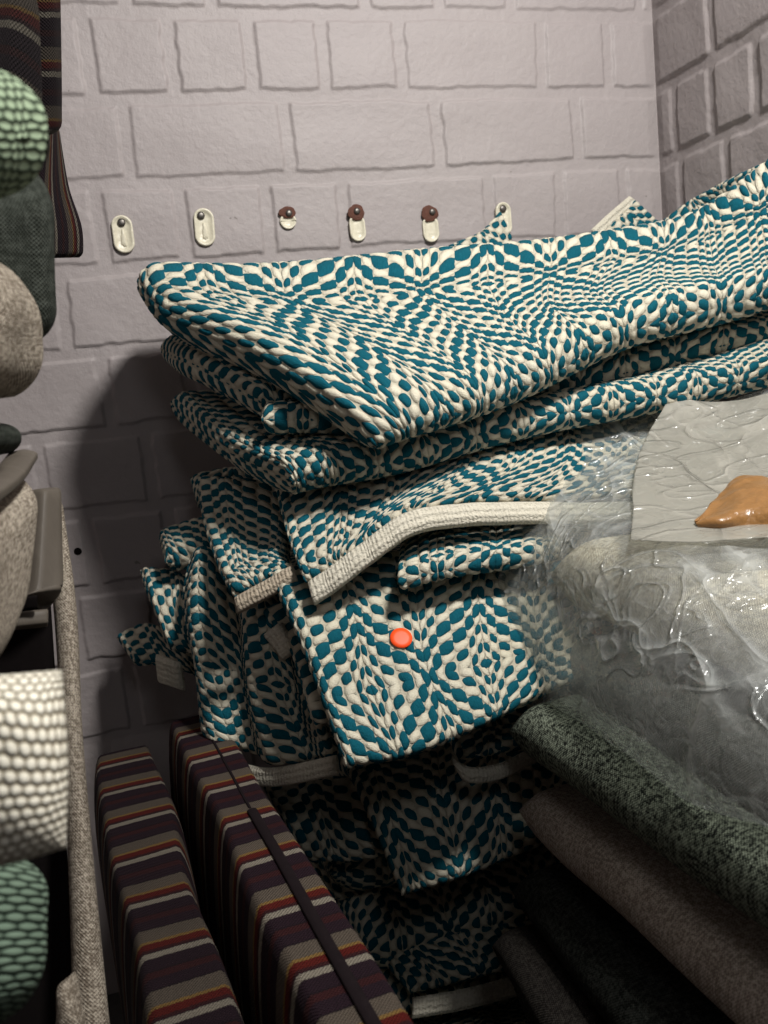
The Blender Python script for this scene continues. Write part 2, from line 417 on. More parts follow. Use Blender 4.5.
def fill(xs, lo, hi, r):
    xs = sorted(xs); out = list(xs)
    x = xs[0]
    while x > lo: x -= r.choice([.115, .225]); out.append(x)
    x = xs[-1]
    while x < hi: x += r.choice([.115, .225]); out.append(x)
    return out
def axis(lo, f0, f1, hi, res, coarse=.03):
    a = np.arange(lo, f0, coarse); b = np.arange(f0, f1, res); c = np.arange(f1, hi+coarse, coarse)
    return np.concatenate([a, b, c[:-1], [hi]])
def gridmesh(name, V):
    ns, nt = V.shape[:2]; i = np.arange(ns*nt).reshape(ns, nt)
    f = np.stack([i[:-1, :-1], i[:-1, 1:], i[1:, 1:], i[1:, :-1]], -1).reshape(-1, 4)
    return link(name, V.reshape(-1, 3), f.tolist(), WALL)
bj = {-1: [(212, 5), (365, 5)], 0: [(88, 60), (172, 60), (250, 60), (323, 60), (400, 60), (541, 55), (607, 50)], 1: [(40, 140), (126, 140), (287, 140), (437, 135), (577, 130)],
      2: [(101, 230), (183, 225), (268, 222), (345, 220), (490, 205), (560, 205), (623, 200)], 3: [(63, 310), (230, 300)], 4: [(107, 395), (190, 390)], 5: [(40, 470), (150, 470)], 6: [(90, 550), (20, 555)], 7: [(79, 640), (160, 630)]}
r_ = random.Random(3); joints = {}
for k in range(-14, 14):
    xs = [P(x, y, D)[0] for x, y in bj[k]] if k in bj else [r_.uniform(0, .2)]
    joints[k+1] = fill(xs, -1.2, RX+.2, r_)
bx = axis(-.9, -.25, RX, RX, .0021); bz = axis(0, .40, 1.50, 2.6, .0021)
ZZ, XX = np.meshgrid(bz, bx, indexing='ij')
hf = joint_field(XX, ZZ, Z0+H, joints, 11)
hf = hf*np.clip((RX-XX)/.02, 0, 1)
V = np.stack([XX, D-hf, ZZ], -1)
tag(gridmesh('wall_back', V), 'pale grey-mauve painted brick wall behind the pile', kind='structure')
jr = {}
rj = {0: [(712, 20)], 1: [(675, 115), (712, 90), (757, 70)], 2: [(728, 160)]}
for k in range(-14, 14):
    ys = [-PX(x, y, RX)[1] for x, y in rj[k]] if k in rj else [-(D-r_.uniform(.05, .2))]
    jr[k+1] = fill(ys, -D-.3, 1.2, r_)
by = axis(-1.0, .55, D, D, .0026); rz = axis(0, .55, 1.6, 2.6, .003)
ZZ, YY = np.meshgrid(rz, by, indexing='ij')
hf = joint_field(-YY, ZZ, Z0+H, jr, 31)*np.clip((D-YY)/.02, 0, 1)
V = np.stack([RX-hf, YY, ZZ], -1)[:, ::-1]
tag(gridmesh('wall_right', V), 'pale painted brick side wall meeting the back wall', kind='structure')
def plane(name, pts, mat, label):
    o = link(name, pts, [[0, 1, 2, 3]], mat, smooth=False); tag(o, label, kind='structure'); return o
plane('floor', [(-.9, -2.2, 0), (2.4, -2.2, 0), (2.4, D+.02, 0), (-.9, D+.02, 0)], FLOORM, 'dark concrete floor')
plane('ceiling', [(-.9, -2.2, 2.6), (-.9, D+.02, 2.6), (2.4, D+.02, 2.6), (2.4, -2.2, 2.6)], CEIL, 'pale ceiling')
plane('wall_left', [(-.9, -2.2, 0), (-.9, D+.02, 0), (-.9, D+.02, 2.6), (-.9, -2.2, 2.6)], WALL, 'painted wall behind the left stack')

# small hole left in the wall, its inner shade drawn as a dark disc
def disc(name, c, rx, rz, y, depth, mat, parent=None, n=28, dome=.0, wob=0, seed=0):
    r = np.random.RandomState(seed); ring = []
    vs = []; fs = []
    prof = [(1.0, 0), (1.0, depth*.6), (.9, depth), (.45, depth+dome), (0.02, depth+dome)]
    for k, (s, h) in enumerate(prof):
        for i in range(n):
            a = 2*math.pi*i/n; w_ = 1+wob*math.sin(3*a+seed)+wob*.6*math.sin(7*a+seed*2)
            vs.append((c[0]+rx*s*w_*math.cos(a), y-h, c[2]+rz*s*w_*math.sin(a)))
    for k in range(len(prof)-1):
        for i in range(n):
            j = (i+1) % n; fs.append([k*n+i, k*n+j, (k+1)*n+j, (k+1)*n+i])
    fs.append([ (len(prof)-1)*n+i for i in range(n)]); fs.append([i for i in range(n)][::-1])
    fs = [f[::-1] for f in fs]
    return link(name, vs, fs, mat, parent=parent)
def capsule(name, c, hw, z0, z1, y, depth, mat, parent=None, rot=0, groove=True, lip=.0014):
    """pressed plate with round ends, raised lip and shallow channel"""
    n = 14; out = []
    for i in range(n+1): a = math.pi*i/n; out.append((hw*math.cos(a), (z1-hw)+hw*math.sin(a), 0, 1))
    for i in range(n+1): a = math.pi+math.pi*i/n; out.append((hw*math.cos(a), (z0+hw)+hw*math.sin(a), 0, 0))
    pr = [(1.0, 0), (1.0, depth), (.93, depth+lip), (.80, depth+lip), (.68, depth*.6), (.3, depth*.55), (.05, depth*.5)]
    vs = []; fs = []; m = len(out); zc = (z0+z1)/2
    for s, h in pr:
        for (x, z, _, _t) in out:
            # inset along the local normal by (1-s)*hw
            cz = min(max(z, z0+hw), z1-hw); dx, dz = x, z-cz
            X, Zz = dx*s, cz+dz*s
            X, Zr = X*math.cos(rot)-(Zz-zc)*math.sin(rot), zc+X*math.sin(rot)+(Zz-zc)*math.cos(rot)
            vs.append((c+X, y-h, Zr))
    for k in range(len(pr)-1):
        for i in range(m):
            j = (i+1) % m; fs.append([k*m+j, k*m+i, (k+1)*m+i, (k+1)*m+j])
    fs.append([(len(pr)-1)*m+i for i in range(m)][::-1]); fs.append(list(range(m)))
    return link(name, vs, fs, mat, parent=parent)
hc = P(78, 551, D)
o = disc('trim_1', hc, .0055, .0055, D-.003, .001, DARKW); tag(o, 'small dark round hole in the wall low on the left', kind='structure')

# wall plates: the old hook plates screwed in a row (px, top, bottom, half width px, tilt, kind)
plates = [(123, 216, 254, 9.5, .0, 'whole', 'cream hook plate, leftmost of the six along the wall'),
          (204, 209, 247, 9.5, -.04, 'whole', 'cream ribbed hook plate just right of the leftmost one, screw at its top'),
          (287, 208, 230, 8.5, .0, 'broken', 'short broken cream hook plate with dark chipped top, third from left'),
          (356, 206, 242, 8.5, .02, 'rust', 'cream hook plate with red-brown bare top half, fourth from left'),
          (429, 207, 243, 9, .0, 'rust', 'cream hook plate with brown bare top, last fully visible one on the right'),
          (502, 203, 236, 8.5, .0, 'hid', 'cream hook plate half hidden by the rug corner standing in front')]
for px, t0, b0, hw, rot, kd, lab in plates:
    c = P(px, (t0+b0)/2, D); zt = P(px, t0, D)[2]; zb = P(px, b0, D)[2]; hwm = hw/F*D
    root = empty('wall_hook', (c[0], D-.004, c[2])); tag(root, lab, 'hook', 'old hook plates along the brick wall')
    yb = D-.0035
    if kd in ('whole', 'hid'):
        capsule('plate', c[0], hwm, zb, zt, yb, .004, ENAMEL, root, rot)
        n = disc('rib', (c[0], 0, c[2]-.006), .0035, .012, yb-.002, .0015, ENAMEL, root, dome=.001, wob=.15, seed=int(px))
        disc('screw', (c[0]+(-.003 if rot else 0), 0, zt-.010), .0055, .0055, yb-.003, .002, STEEL, root, dome=.0008)
    else:
        zs = zb+(zt-zb)*(.62 if kd == 'rust' else .55)
        capsule('plate', c[0], hwm*.95, zb, zs+.006, yb, .004, ENAMEL, root, rot, lip=.0006)
        pc = (c[0], 0, zs+(zt-zs)*.45)
        pt = disc('bare_patch', pc, hwm*1.0, (zt-zs)*.60, yb-.0035, .0014, RUST, root, wob=.05, seed=int(px)); pt['label'] = 'red-brown bare patch'
        disc('screw', (c[0]+.001*(px % 5), 0, zt-.009), .0048, .0048, yb-.005, .002, STEEL, root, dome=.0008)

# ------------------------------------------------------------ teal and cream rugs
def PC(x, y, Y):
    d = ray(x, y); return P(x, y, min(Y, (RX-.035)*d.y/d.x) if d.x > 0 else Y)
def G(*rows): return [[PC(*p) for p in r] for r in rows]
GRP = 'teal and cream woven rugs piled in the corner'
def rug(ctrl, h, label, **kw):
    kw.setdefault('weave', .0022); kw.setdefault('und', .004)
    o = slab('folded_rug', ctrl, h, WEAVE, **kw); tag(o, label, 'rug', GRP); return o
def hem(pts, wv, h, parent, mat=None, seed=2, **kw):
    """woven border band: centre line pts, half width vector wv (world)"""
    pts = [np.array(p) for p in pts]; wv = np.array(wv)
    wvs = wv if wv.ndim == 2 else [wv]*len(pts)
    return slab('hem', [[p-w for p, w in zip(pts, wvs)], [p+w for p, w in zip(pts, wvs)]], h, mat or HEM, parent, res=.0025, seed=seed, und=.0008, und_s=.03, **kw)

# top rug
r1 = rug(G([(150, 300, 1.27), (290, 302, 1.28), (450, 286, 1.29), (600, 272, 1.28), (700, 252, 1.19), (800, 192, 1.06)],
           [(137, 280, 1.14), (290, 282, 1.13), (450, 264, 1.13), (600, 248, 1.12), (700, 232, 1.09), (800, 163, 1.01)],
           [(158, 312, 1.08), (300, 318, 1.06), (450, 303, 1.06), (600, 282, 1.06), (700, 258, 1.04), (800, 205, .985)],
           [(250, 360, .98), (365, 364, .97), (480, 346, .98), (590, 320, .99), (700, 288, .98), (800, 248, .95)],
           [(374, 450, .865), (450, 424, .865), (530, 388, .88), (620, 344, .90), (710, 312, .91), (800, 280, .91)]), .027,
         'topmost folded teal and cream woven rug, lying right across the pile', und=.007, und_s=.26, seed=4, uvs=.82)
# rug behind with corners that stick up
r0 = rug(G([(430, 262, 1.30), (560, 250, 1.31), (680, 225, 1.31), (800, 190, 1.31)], [(430, 300, 1.28), (560, 290, 1.28), (680, 270, 1.28), (800, 240, 1.28)]), .012,
         'teal and cream rug bunched against the wall behind the top rug, corners sticking up', uv=(.02, .03))
f1 = slab('corner_flap', G([(448, 246, 1.27), (480, 232, 1.29), (500, 212, 1.31)], [(470, 262, 1.27), (500, 255, 1.28), (512, 240, 1.29)]), .006, WEAVE, r0, weave=.002, uvs=1.0)
f2 = slab('corner_flap', G([(600, 236, 1.27), (634, 200, 1.29)], [(655, 270, 1.27), (668, 232, 1.28)]), .006, WEAVE, r0, weave=.002, uv=(.01, .01))
hem([P(596, 234, 1.27), P(614, 217, 1.28), P(634, 200, 1.29)], P(606, 222, 1.28)-P(601, 218, 1.28), .0035, r0)
f3 = slab('corner_flap', G([(662, 222, 1.24), (700, 196, 1.2), (745, 172, 1.14), (800, 148, 1.06)], [(690, 250, 1.2), (730, 232, 1.16), (770, 205, 1.1), (820, 190, 1.04)]), .012, WEAVE, r0, weave=.002, uv=(.0, .05))

# second rug under the top one
rug(G([(160, 350, 1.20), (300, 345, 1.22), (450, 330, 1.24), (620, 300, 1.26), (820, 240, 1.26)],
      [(186, 364, 1.10), (330, 375, 1.10), (450, 365, 1.10), (620, 335, 1.12), (820, 290, 1.12)],
      [(262, 402, .99), (350, 414, .97), (450, 412, .95), (620, 374, .95), (820, 325, .96)]), .021,
    'folded rug directly under the topmost rug, its rounded fold poking out on the left', seed=8, uv=(.03, .02))
rug(G([(170, 404, 1.20), (300, 392, 1.22), (500, 380, 1.22), (820, 300, 1.22)],
      [(216, 445, 1.06), (330, 430, 1.06), (500, 410, 1.06), (820, 330, 1.08)],
      [(292, 482, .92), (380, 464, .90), (560, 415, .91), (820, 368, .93)]), .022,
    'thick folded rug third from the top, square corner above the hemmed rug', seed=9, uv=(.045, .01))
rug(G([(262, 408, 1.03), (330, 410, 1.03), (420, 410, 1.03)], [(262, 418, .96), (330, 424, .94), (420, 428, .93)]), .017,
    'short folded rug end squeezed just below the left corner of the top rug', seed=10, uv=(.01, .05))

# hemmed rug
r4 = rug(G([(275, 485, 1.02), (370, 458, .99), (470, 440, .98), (560, 425, .98), (740, 405, 1.0)],
           [(288, 535, .94), (370, 502, .92), (460, 478, .915), (560, 464, .915), (740, 452, .93)],
           [(306, 583, .87), (355, 549, .865), (415, 510, .865), (520, 500, .87), (740, 492, .89)]), .007,
         'rug with a broad cream hem, its pointed corner hanging over the sticker rug', und=.003, seed=12, uv=(.0, .04))
e = P(412, 524, .86)-P(408, 510, .868)
hem([P(311, 594, .862), P(340, 574, .858), P(375, 547, .856), (P(412, 523, .856)), P(465, 515, .858), P(525, 513, .862), P(620, 512, .88), P(740, 504, .885)], (P(380, 558, .854)-P(374, 540, .866))*.62, .0075, r4)
# left drape with tan hem
r5 = rug(G([(200, 478, 1.17), (240, 482, 1.12), (295, 490, 1.08)], [(205, 525, 1.10), (245, 530, 1.05), (290, 535, 1.0)], [(222, 575, 1.0), (250, 570, .98), (285, 560, .95)], [(237, 600, .94), (265, 585, .93), (298, 570, .92)]), .012,
         'rug end with a tan hem draped down left of the hemmed corner', und=.003, seed=14, uv=(.02, .0))
hem([P(236, 606, .925), P(262, 592, .915), P(296, 573, .905)], (P(240, 612, .92)-P(236, 597, .93))*.55, .007, r5, HEMB)
# dark crumple behind
rug(G([(190, 478, 1.24), (240, 470, 1.24), (290, 475, 1.2)], [(198, 505, 1.2), (240, 510, 1.18), (290, 520, 1.15)]), .018, 'dark crumpled rug end behind the tan-hemmed drape, against the wall', seed=15)
# tongue
rug(G([(402, 540, .96), (450, 525, .96), (560, 510, .96)], [(400, 565, .89), (450, 552, .88), (560, 540, .88)], [(398, 583, .83), (450, 572, .83), (560, 552, .84)]), .012,
    'small folded tongue of rug between the broad hem and the orange sticker', und=.002, seed=16, uv=(.015, .06))
# sticker rug
r7 = rug(G([(268, 575, .93), (380, 555, .925), (520, 540, .925), (640, 530, .93)], [(292, 625, .872), (390, 610, .868), (510, 595, .868), (640, 580, .88)],
           [(318, 690, .83), (400, 675, .82), (515, 650, .825), (640, 620, .85)], [(346, 768, .772), (430, 750, .767), (525, 704, .782), (640, 650, .82)]), .010,
         'rug with an orange-red round sticker on its front face', und=.003, seed=18, uv=(.0, .03))
sp = P(401, 639, .85)
# sticker sits on the rug surface
import mathutils
dg = bpy.context.evaluated_depsgraph_get()
d = ray(401, 639).normalized()
ok, hit, nrm, _ = r7.ray_cast(Vector((0, 0, CAMZ))-r7.location, d)
bt = mathutils.bvhtree.BVHTree.FromPolygons([v.co for v in r7.data.vertices], [p.vertices for p in r7.data.polygons])
def onrug(bt, obj, px, py):
    h_, n_, _, _ = bt.ray_cast(Vector((0, 0, CAMZ))-obj.location, ray(px, py).normalized()); return (h_+obj.location) if h_ else None
pts = [onrug(bt, r7, 401+dx, 639+dy) for dx in (-14, 0, 14) for dy in (-14, 0, 14)]
pc = sum(pts, Vector())/9
a1 = (pts[7]-pts[1]).normalized(); a2 = (pts[5]-pts[3]); n3 = a1.cross(a2).normalized()
if n3.y > 0: n3 = -n3
a2 = n3.cross(a1)
vs = []; nn = 32; R0 = 12/F*pc.y
top_ = max((p-pc).dot(n3) for p in pts)+.0012
for s, h_ in ((1, -.0006), (1, 0), (.6, .0004), (.02, .0004)):
    for i in range(nn):
        a = 2*math.pi*i/nn; p = pc+a1*(R0*s*math.cos(a))+a2*(R0*s*math.sin(a))+n3*(top_+h_); vs.append(tuple(p))
fs = [[k*nn+i, k*nn+(i+1) % nn, (k+1)*nn+(i+1) % nn, (k+1)*nn+i] for k in range(3) for i in range(nn)]+[[3*nn+i for i in range(nn)]]
st = link('sticker', vs, fs, ORANGE, parent=r7); st['label'] = 'orange-red round paper sticker'

# left bundle
def ripp(a, f, ph): return lambda S, T, Ls, Lt: a*np.sin(T*Lt*2*math.pi/f+ph+S*1.5)
r8 = rug(G([(190, 545, 1.14), (235, 560, 1.08), (290, 585, 1.0)], [(180, 600, 1.10), (240, 620, 1.02), (295, 635, .95)], [(195, 665, 1.05), (250, 690, .98), (308, 700, .92)], [(205, 730, 1.02), (268, 762, .94), (335, 758, .88)]), .010,
         'rug hanging in loose vertical folds at the left of the sticker rug', und=.002, seed=20, pre=ripp(.012, .085, 1.0), uv=(.0, .02), uvs=1.15)
hem([P(225, 768, .98), P(272, 777, .925), P(338, 765, .865)], (P(300, 785, .90)-P(298, 767, .905))*.55, .006, r8)
rug(G([(160, 540, 1.22), (220, 525, 1.18), (290, 545, 1.12)], [(165, 560, 1.14), (225, 562, 1.10), (290, 595, 1.04)]), .020, 'rolled rug shoulder under the tan-hemmed drape, leftmost high fold', seed=21, uv=(.05, .02))
rug(G([(140, 570, 1.22), (175, 575, 1.2), (215, 590, 1.14)], [(150, 600, 1.16), (180, 605, 1.14), (225, 620, 1.08)], [(172, 650, 1.12), (200, 655, 1.10), (230, 665, 1.06)]), .014, 'dark folded rug edge sloping down beside the brick wall', seed=22, uv=(.0, .03))
r8d = rug(G([(120, 640, 1.28), (150, 625, 1.26), (185, 640, 1.2)], [(135, 665, 1.22), (165, 665, 1.2), (195, 675, 1.15)]), .012, 'shadowed rug corner low on the left with a cream hem end', seed=23)
hem([P(158, 668, 1.165), P(170, 672, 1.15), P(183, 677, 1.14)], P(171, 681, 1.15)-P(169, 667, 1.15), .007, r8d)
# fold edge between bundle and sticker rug
r8e = rug(G([(262, 612, .99), (290, 600, .97), (320, 590, .95)], [(290, 650, .93), (305, 645, .92), (330, 640, .91)], [(318, 725, .86), (330, 722, .85), (350, 715, .85)]), .009, 'narrow rug edge showing between the loose folds and the sticker rug', seed=24, uv=(.02, .05))
hem([P(272, 628, .955), P(282, 640, .945), P(292, 655, .935)], P(286, 636, .94)-P(278, 642, .95), .006, r8e)

# lower rugs
rug(G([(345, 765, 1.000), (450, 742, 0.990), (560, 715, 1.000), (680, 700, 1.030)], [(368, 815, 0.930), (455, 798, 0.920), (560, 770, 0.930), (680, 750, 0.970)], [(402, 896, 0.870), (470, 874, 0.865), (560, 839, 0.880), (680, 814, 0.930)]), .012,
    'broad rug face just below the sticker rug, corner pointing down', und=.003, seed=26, uv=(.035, .015))
r9b = rug(G([(448, 738, 0.915), (500, 728, 0.915), (600, 700, 0.935)], [(458, 760, 0.880), (500, 752, 0.880), (600, 725, 0.895)]), .008, 'rug edge with a rolled cream hem just under the sticker rug', seed=27, uv=(.02, .02))
hem([P(452, 756, .875), P(466, 774, .86), P(498, 772, .86), P(535, 755, .865), P(600, 735, .885)], (P(500, 782, .822)-P(498, 768, .83))*.6, .008, r9b)
rug(G([(262, 785, 1.070), (330, 778, 1.020), (400, 770, 1.000)], [(285, 825, 1.020), (340, 825, 0.990), (400, 820, 0.970)], [(305, 860, 1.000), (350, 862, 0.970), (410, 850, 0.950)]), .014,
    'rug end low on the left, above the zipped striped cushion', seed=28, uv=(.0, .01))
rug(G([(290, 865, 1.160), (380, 850, 1.120), (520, 850, 1.100)], [(310, 900, 1.100), (380, 895, 1.070), (520, 885, 1.060)]), .018, 'deeply shadowed folded rug under the low left rug end', seed=29, uv=(.03, .03))
r11 = rug(G([(340, 905, 1.140), (440, 890, 1.100), (600, 870, 1.100)], [(370, 945, 1.060), (450, 930, 1.040), (600, 910, 1.040)], [(410, 990, 0.980), (480, 975, 0.970), (600, 950, 0.990)]), .012,
          'lowest visible rug, in deep shadow with a cream hem at the bottom', und=.003, seed=30, uv=(.01, .02))
hem([P(412, 1008, .965), P(460, 1000, .955), P(520, 985, .96), P(600, 965, .98)], (P(460, 1010, .95)-P(460, 992, .96))*.6, .007, r11)
rug(G([(330, 1040, 1.1), (450, 1030, 1.05), (700, 1000, 1.05)], [(380, 1080, .92), (470, 1075, .90), (700, 1040, .92)]), .03, 'shadowed rug at the very foot of the pile', seed=31, res=.005)
# the core of the pile: rugs behind, filling the depth to the wall
zs = [.62, .52, .42, .30, .18, .07]
for i, z in enumerate(zs):
    x0 = P(300, 700, 1.1)[0]
    c = [[np.array([x0-.02+.01*(i % 2), 1.30, z]), np.array([RX-.05, 1.30, z])], [np.array([x0+.02*(i % 3), 1.02, z]), np.array([RX-.06, 1.02, z])]]
    o = slab('folded_rug', c, .046 if i < 2 else .055, WEAVE, res=.008, und=.004, seed=40+i, uv=(.01*i, 0)); tag(o, 'inner folded rug of the pile, hidden behind the visible ones, ' + ['topmost of them', 'second down', 'third down', 'fourth down', 'fifth down', 'resting on the floor'][i], 'rug', GRP)

# ------------------------------------------------------------ upholstered cushions on the right
def cushion(name, far, near, z, half, width, mat, label, parent=None, back=.0, res=.004, seed=50, und=.003, uv=(0, 0), crown=.0, ext=.3, **kw):
    """far, near: pixels on the cushion's left edge, both at height z; the body lies to the right of it"""
    A = PZ(*far, z); B = PZ(*near, z); dv = (B-A)/np.linalg.norm(B-A); B = B+dv*ext*0
    s = np.array([-dv[1], dv[0], 0]);
    if s[0] < 0: s = -s
    n = 6; ctrl = []
    for i in range(n+1):
        q = A+(B-A)*i/n*1.0
        ctrl.append([q+s*width*j/5+np.array([0, 0, crown*math.sin(math.pi*j/5)]) for j in range(6)])
    return slab(name, ctrl, half, mat, parent, res=res, und=und, seed=seed, uv=uv, **kw), A, B, s, dv

c1z = P(545, 745, .80)[2]
def zat(px, py, Y): return P(px, py, Y)[2]
CG = 'tweed seat cushions stacked on the right'
def Rc(far, near, Yf, half, width, mat, label, **kw):
    z = zat(far[0], far[1], Yf); o, A, B, s, dv = cushion('seat_cushion', far, near, z, half, width, mat, label, **kw)
    tag(o, label, 'cushion', CG); return o, A, B, s, dv, z
c1 = Rc((508, 730), (880, 992), .80, .030, .42, GREEN, 'dark green flecked tweed cushion right under the plastic bag', seed=51)
c2 = Rc((519, 812), (860, 1125), .80, .029, .42, TAN, 'brown-beige tweed cushion under the green flecked one', seed=52)
c3 = Rc((512, 890), (760, 1220), .80, .030, .42, BLACK, 'near-black tweed cushion below the brown-beige one', seed=53)
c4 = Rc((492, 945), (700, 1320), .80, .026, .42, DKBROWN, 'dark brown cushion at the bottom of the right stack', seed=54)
print('cushions', c1[1:3], c2[1:3], c3[1:3], c4[1:3])
# further cushions down to the floor
zz = c4[5]-.026
k = 0
while zz > .03:
    hh = min(.03, zz/2); zc = zz-hh
    A, B, s = c4[1].copy(), c4[2].copy(), c4[3]; A[2] = B[2] = zc; A = A+np.array([.02, 0, 0])
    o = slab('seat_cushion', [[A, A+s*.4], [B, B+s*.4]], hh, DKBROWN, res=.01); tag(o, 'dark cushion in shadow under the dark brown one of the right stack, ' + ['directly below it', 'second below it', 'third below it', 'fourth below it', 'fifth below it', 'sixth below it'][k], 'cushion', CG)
    zz -= 2*hh+.001; k += 1

# bagged cushions
b2 = Rc((552, 668), (900, 895), .84, .036, .40, GREY, 'grey cushion inside the clear plastic bag, under the cream one', seed=55)
b1 = Rc((550, 578), (900, 700), .86, .041, .40, CREAMT, 'cream tweed cushion inside the clear plastic bag', seed=56, crown=.0)
print('bag', b2[1:3], b1[1:3], b2[5], b1[5])

# ------------------------------------------------------------ plastic bag
def crumple(amp, sc=1.0, seed=3):
    def f(v, uvv):
        out = np.zeros(len(v))
        for k, (s_, a_) in enumerate(((.13, 1.0), (.055, .45), (.022, .12))):
            x = v[:, 0]+wavy(v[:, 1], v[:, 2], seed+k, .08)*.02; y = v[:, 2]+v[:, 1]*.6+wavy(v[:, 0], v[:, 1], seed+9+k, .08)*.02
            w_ = wavy(x, y, seed+20+k, s_*sc, 5); out += a_*(1-2.2*np.abs(w_))
        return out*amp
    return f
bagc = G([(642, 388, 1.0), (655, 378, 1.0), (672, 392, .99), (700, 412, .97), (790, 385, .93), (900, 370, .85)],
                            [(580, 434, .95), (620, 430, .95), (660, 435, .94), (710, 440, .93), (790, 430, .88), (900, 425, .80)],
                            [(530, 500, .90), (575, 500, .85), (630, 500, .79), (700, 500, .76), (790, 495, .73), (900, 500, .66)],
                            [(500, 580, .87), (542, 560, .82), (610, 546, .71), (690, 545, .645), (790, 545, .61), (900, 560, .55)],
                            [(508, 640, .85), (550, 625, .775), (615, 640, .65), (690, 672, .54), (790, 705, .455), (900, 760, .385)],
                            [(530, 695, .83), (572, 695, .73), (630, 715, .615), (700, 745, .52), (790, 785, .44), (900, 850, .37)],
                            [(562, 738, .80), (600, 752, .70), (650, 785, .61), (710, 812, .52), (790, 840, .44), (900, 930, .37)])
for q, row in enumerate(bagc): row.append(row[-1]+(np.array([.24, 0, .0]) if q < 4 else np.array([.03, -.12, 0])))
bag = slab('plastic_bag', bagc, .003, PLASTIC, res=.003, seed=60, disp=crumple(.003))
tag(bag, 'clear crinkled plastic bag wrapped around the cream and grey cushions', 'plastic bag')
fl = slab('film_flap', G([(668, 398, .93), (730, 404, .91), (790, 390, .865), (900, 374, .79)], [(642, 450, .87), (710, 452, .835), (790, 440, .80), (900, 435, .73)],
                         [(632, 500, .765), (700, 505, .725), (790, 500, .695), (900, 505, .63)], [(630, 540, .67), (700, 543, .63), (790, 538, .60), (900, 555, .54)]), .0015, PLASTIC2, bag, res=.003, seed=61, disp=crumple(.002, 1.5, 8))
fl['label'] = 'milky loose film folded over the top of the bag'
tp = slab('packing_tape', G([(695, 521, 0.675), (720, 497, 0.715), (742, 477, 0.725), (790, 482, 0.690), (850, 490, 0.655)], [(697, 525, 0.675), (722, 514, 0.665), (748, 502, 0.665), (790, 508, 0.635), (850, 515, 0.605)], [(699, 529, 0.670), (722, 531, 0.655), (750, 528, 0.650), (790, 532, 0.625), (850, 536, 0.595)]), .0012, TAPE, bag, res=.0015, seed=62, und=.003, und_s=.04, disp=crumple(.0014, .6, 5))
tp['label'] = 'brown crinkled packing tape'

# ------------------------------------------------------------ striped cushions standing on edge
def upright(farL, farR, nearL, nearR, Yf, mat, label, height=.36, seed=70):
    z = zat(farL[0], farL[1], Yf); A, B, C_, D_ = PZ(*farL, z), PZ(*farR, z), PZ(*nearL, z), PZ(*nearR, z)
    dd = ((C_+D_)-(A+B))/np.linalg.norm((C_+D_)-(A+B)); cc = np.cross(dd, [0, 0, 1]); half = abs(np.dot((B-A)+(D_-C_), cc))/4
    top = [(A+B)/2, (C_+D_)/2]; print('striped', label[:12], top, half, z)
    dn = np.array([0, 0, -1.0])
    n = 5; T = [top[0]+(top[1]-top[0])*i/n for i in range(n+1)]
    ctrl = [[p+dn*height*j/3 for p in T] for j in range(4)]
    return ctrl, half, T, z
STG = 'maroon striped cushions standing on edge'
def vstripe(T, half, z, mat, label, seed):
    hh = min(.20, z/2-.003); d = (T[-1]-T[0])/np.linalg.norm(T[-1]-T[0]); cx = np.cross(d, [0, 0, 1])
    ctrl = [[p-np.array([0, 0, hh])+cx*half*q for q in (-1, -.5, 0, .5, 1)] for p in T]
    o = slab('striped_cushion', ctrl, hh, mat, res=.003, und=.0015, seed=seed, rimk=.018/hh)
    tag(o, label, 'cushion', STG); return o
_, h1, T1, z1 = upright((87, 748), (152, 744), (130, 1150), (320, 1150), 1.12, STRIPE, 'faded')
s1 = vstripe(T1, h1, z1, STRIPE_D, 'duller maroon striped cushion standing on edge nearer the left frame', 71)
_, h2, T2, z2 = upright((150, 716), (232, 706), (352, 1150), (515, 1150), 1.10, STRIPE, 'zipped')
s2 = vstripe(T2, h2, z2, STRIPE, 'maroon striped cushion with a dark zip along its upper side', 72)
# zip along the top
d2 = (T2[-1]-T2[0])/np.linalg.norm(T2[-1]-T2[0]); cx2 = np.cross(d2, [0, 0, 1])
bt2 = mathutils.bvhtree.BVHTree.FromPolygons([v.co for v in s2.data.vertices], [p.vertices for p in s2.data.polygons])
def ontop(f, side):
    p = T2[0]+(T2[-1]-T2[0])*f+cx2*(side-.12*h2); h_ = bt2.ray_cast(Vector(p)+Vector((0, 0, .1))-s2.location, Vector((0, 0, -1)))[0]
    return np.array(h_+s2.location) if h_ else p
fz = np.linspace(.42, .985, 14)
zp = slab('zip', [[ontop(f, sd)+np.array([0, 0, .001+(.0015 if sd == 0 else 0)]) for f in fz] for sd in (-.0045, 0, .0045)], .0015, ZIP, s2, res=.003)
zp['label'] = 'dark zip'
fz = np.linspace(.02, .41, 10)
sm = slab('seam_piping', [[ontop(f, sd)+np.array([0, 0, .0004]) for f in fz] for sd in (-.0014, .0014)], .0009, ZIP, s2, res=.003)

# ------------------------------------------------------------ left stack, close to the camera
def block(name, near4, far4, h, mat, label, cat='cushion', group=None, parent=None, **kw):
    pass
LG = 'cushions and frames stacked on the left'
def face_slab(name, rows, depth, mat, label, cat='cushion', parent=None, push=True, group=LG, **kw):
    """rows: pixel+depth grid of the face seen; the body extends away from the camera by depth"""
    if rows[0][0][0] < -50: rows = [[(r[0][0]-110, r[0][1], r[0][2]), *r] for r in rows]; rows = [[(r[0][0]-220, r[0][1], r[0][2]), *r] for r in rows]
    g = np.array(G(*rows))
    if push:
        g = g+np.array([0, depth/2, 0])
    o = slab(name, g, depth/2, mat, parent, **kw)
    if parent is None: tag(o, label, cat, group)
    elif label: o['label'] = label
    return o
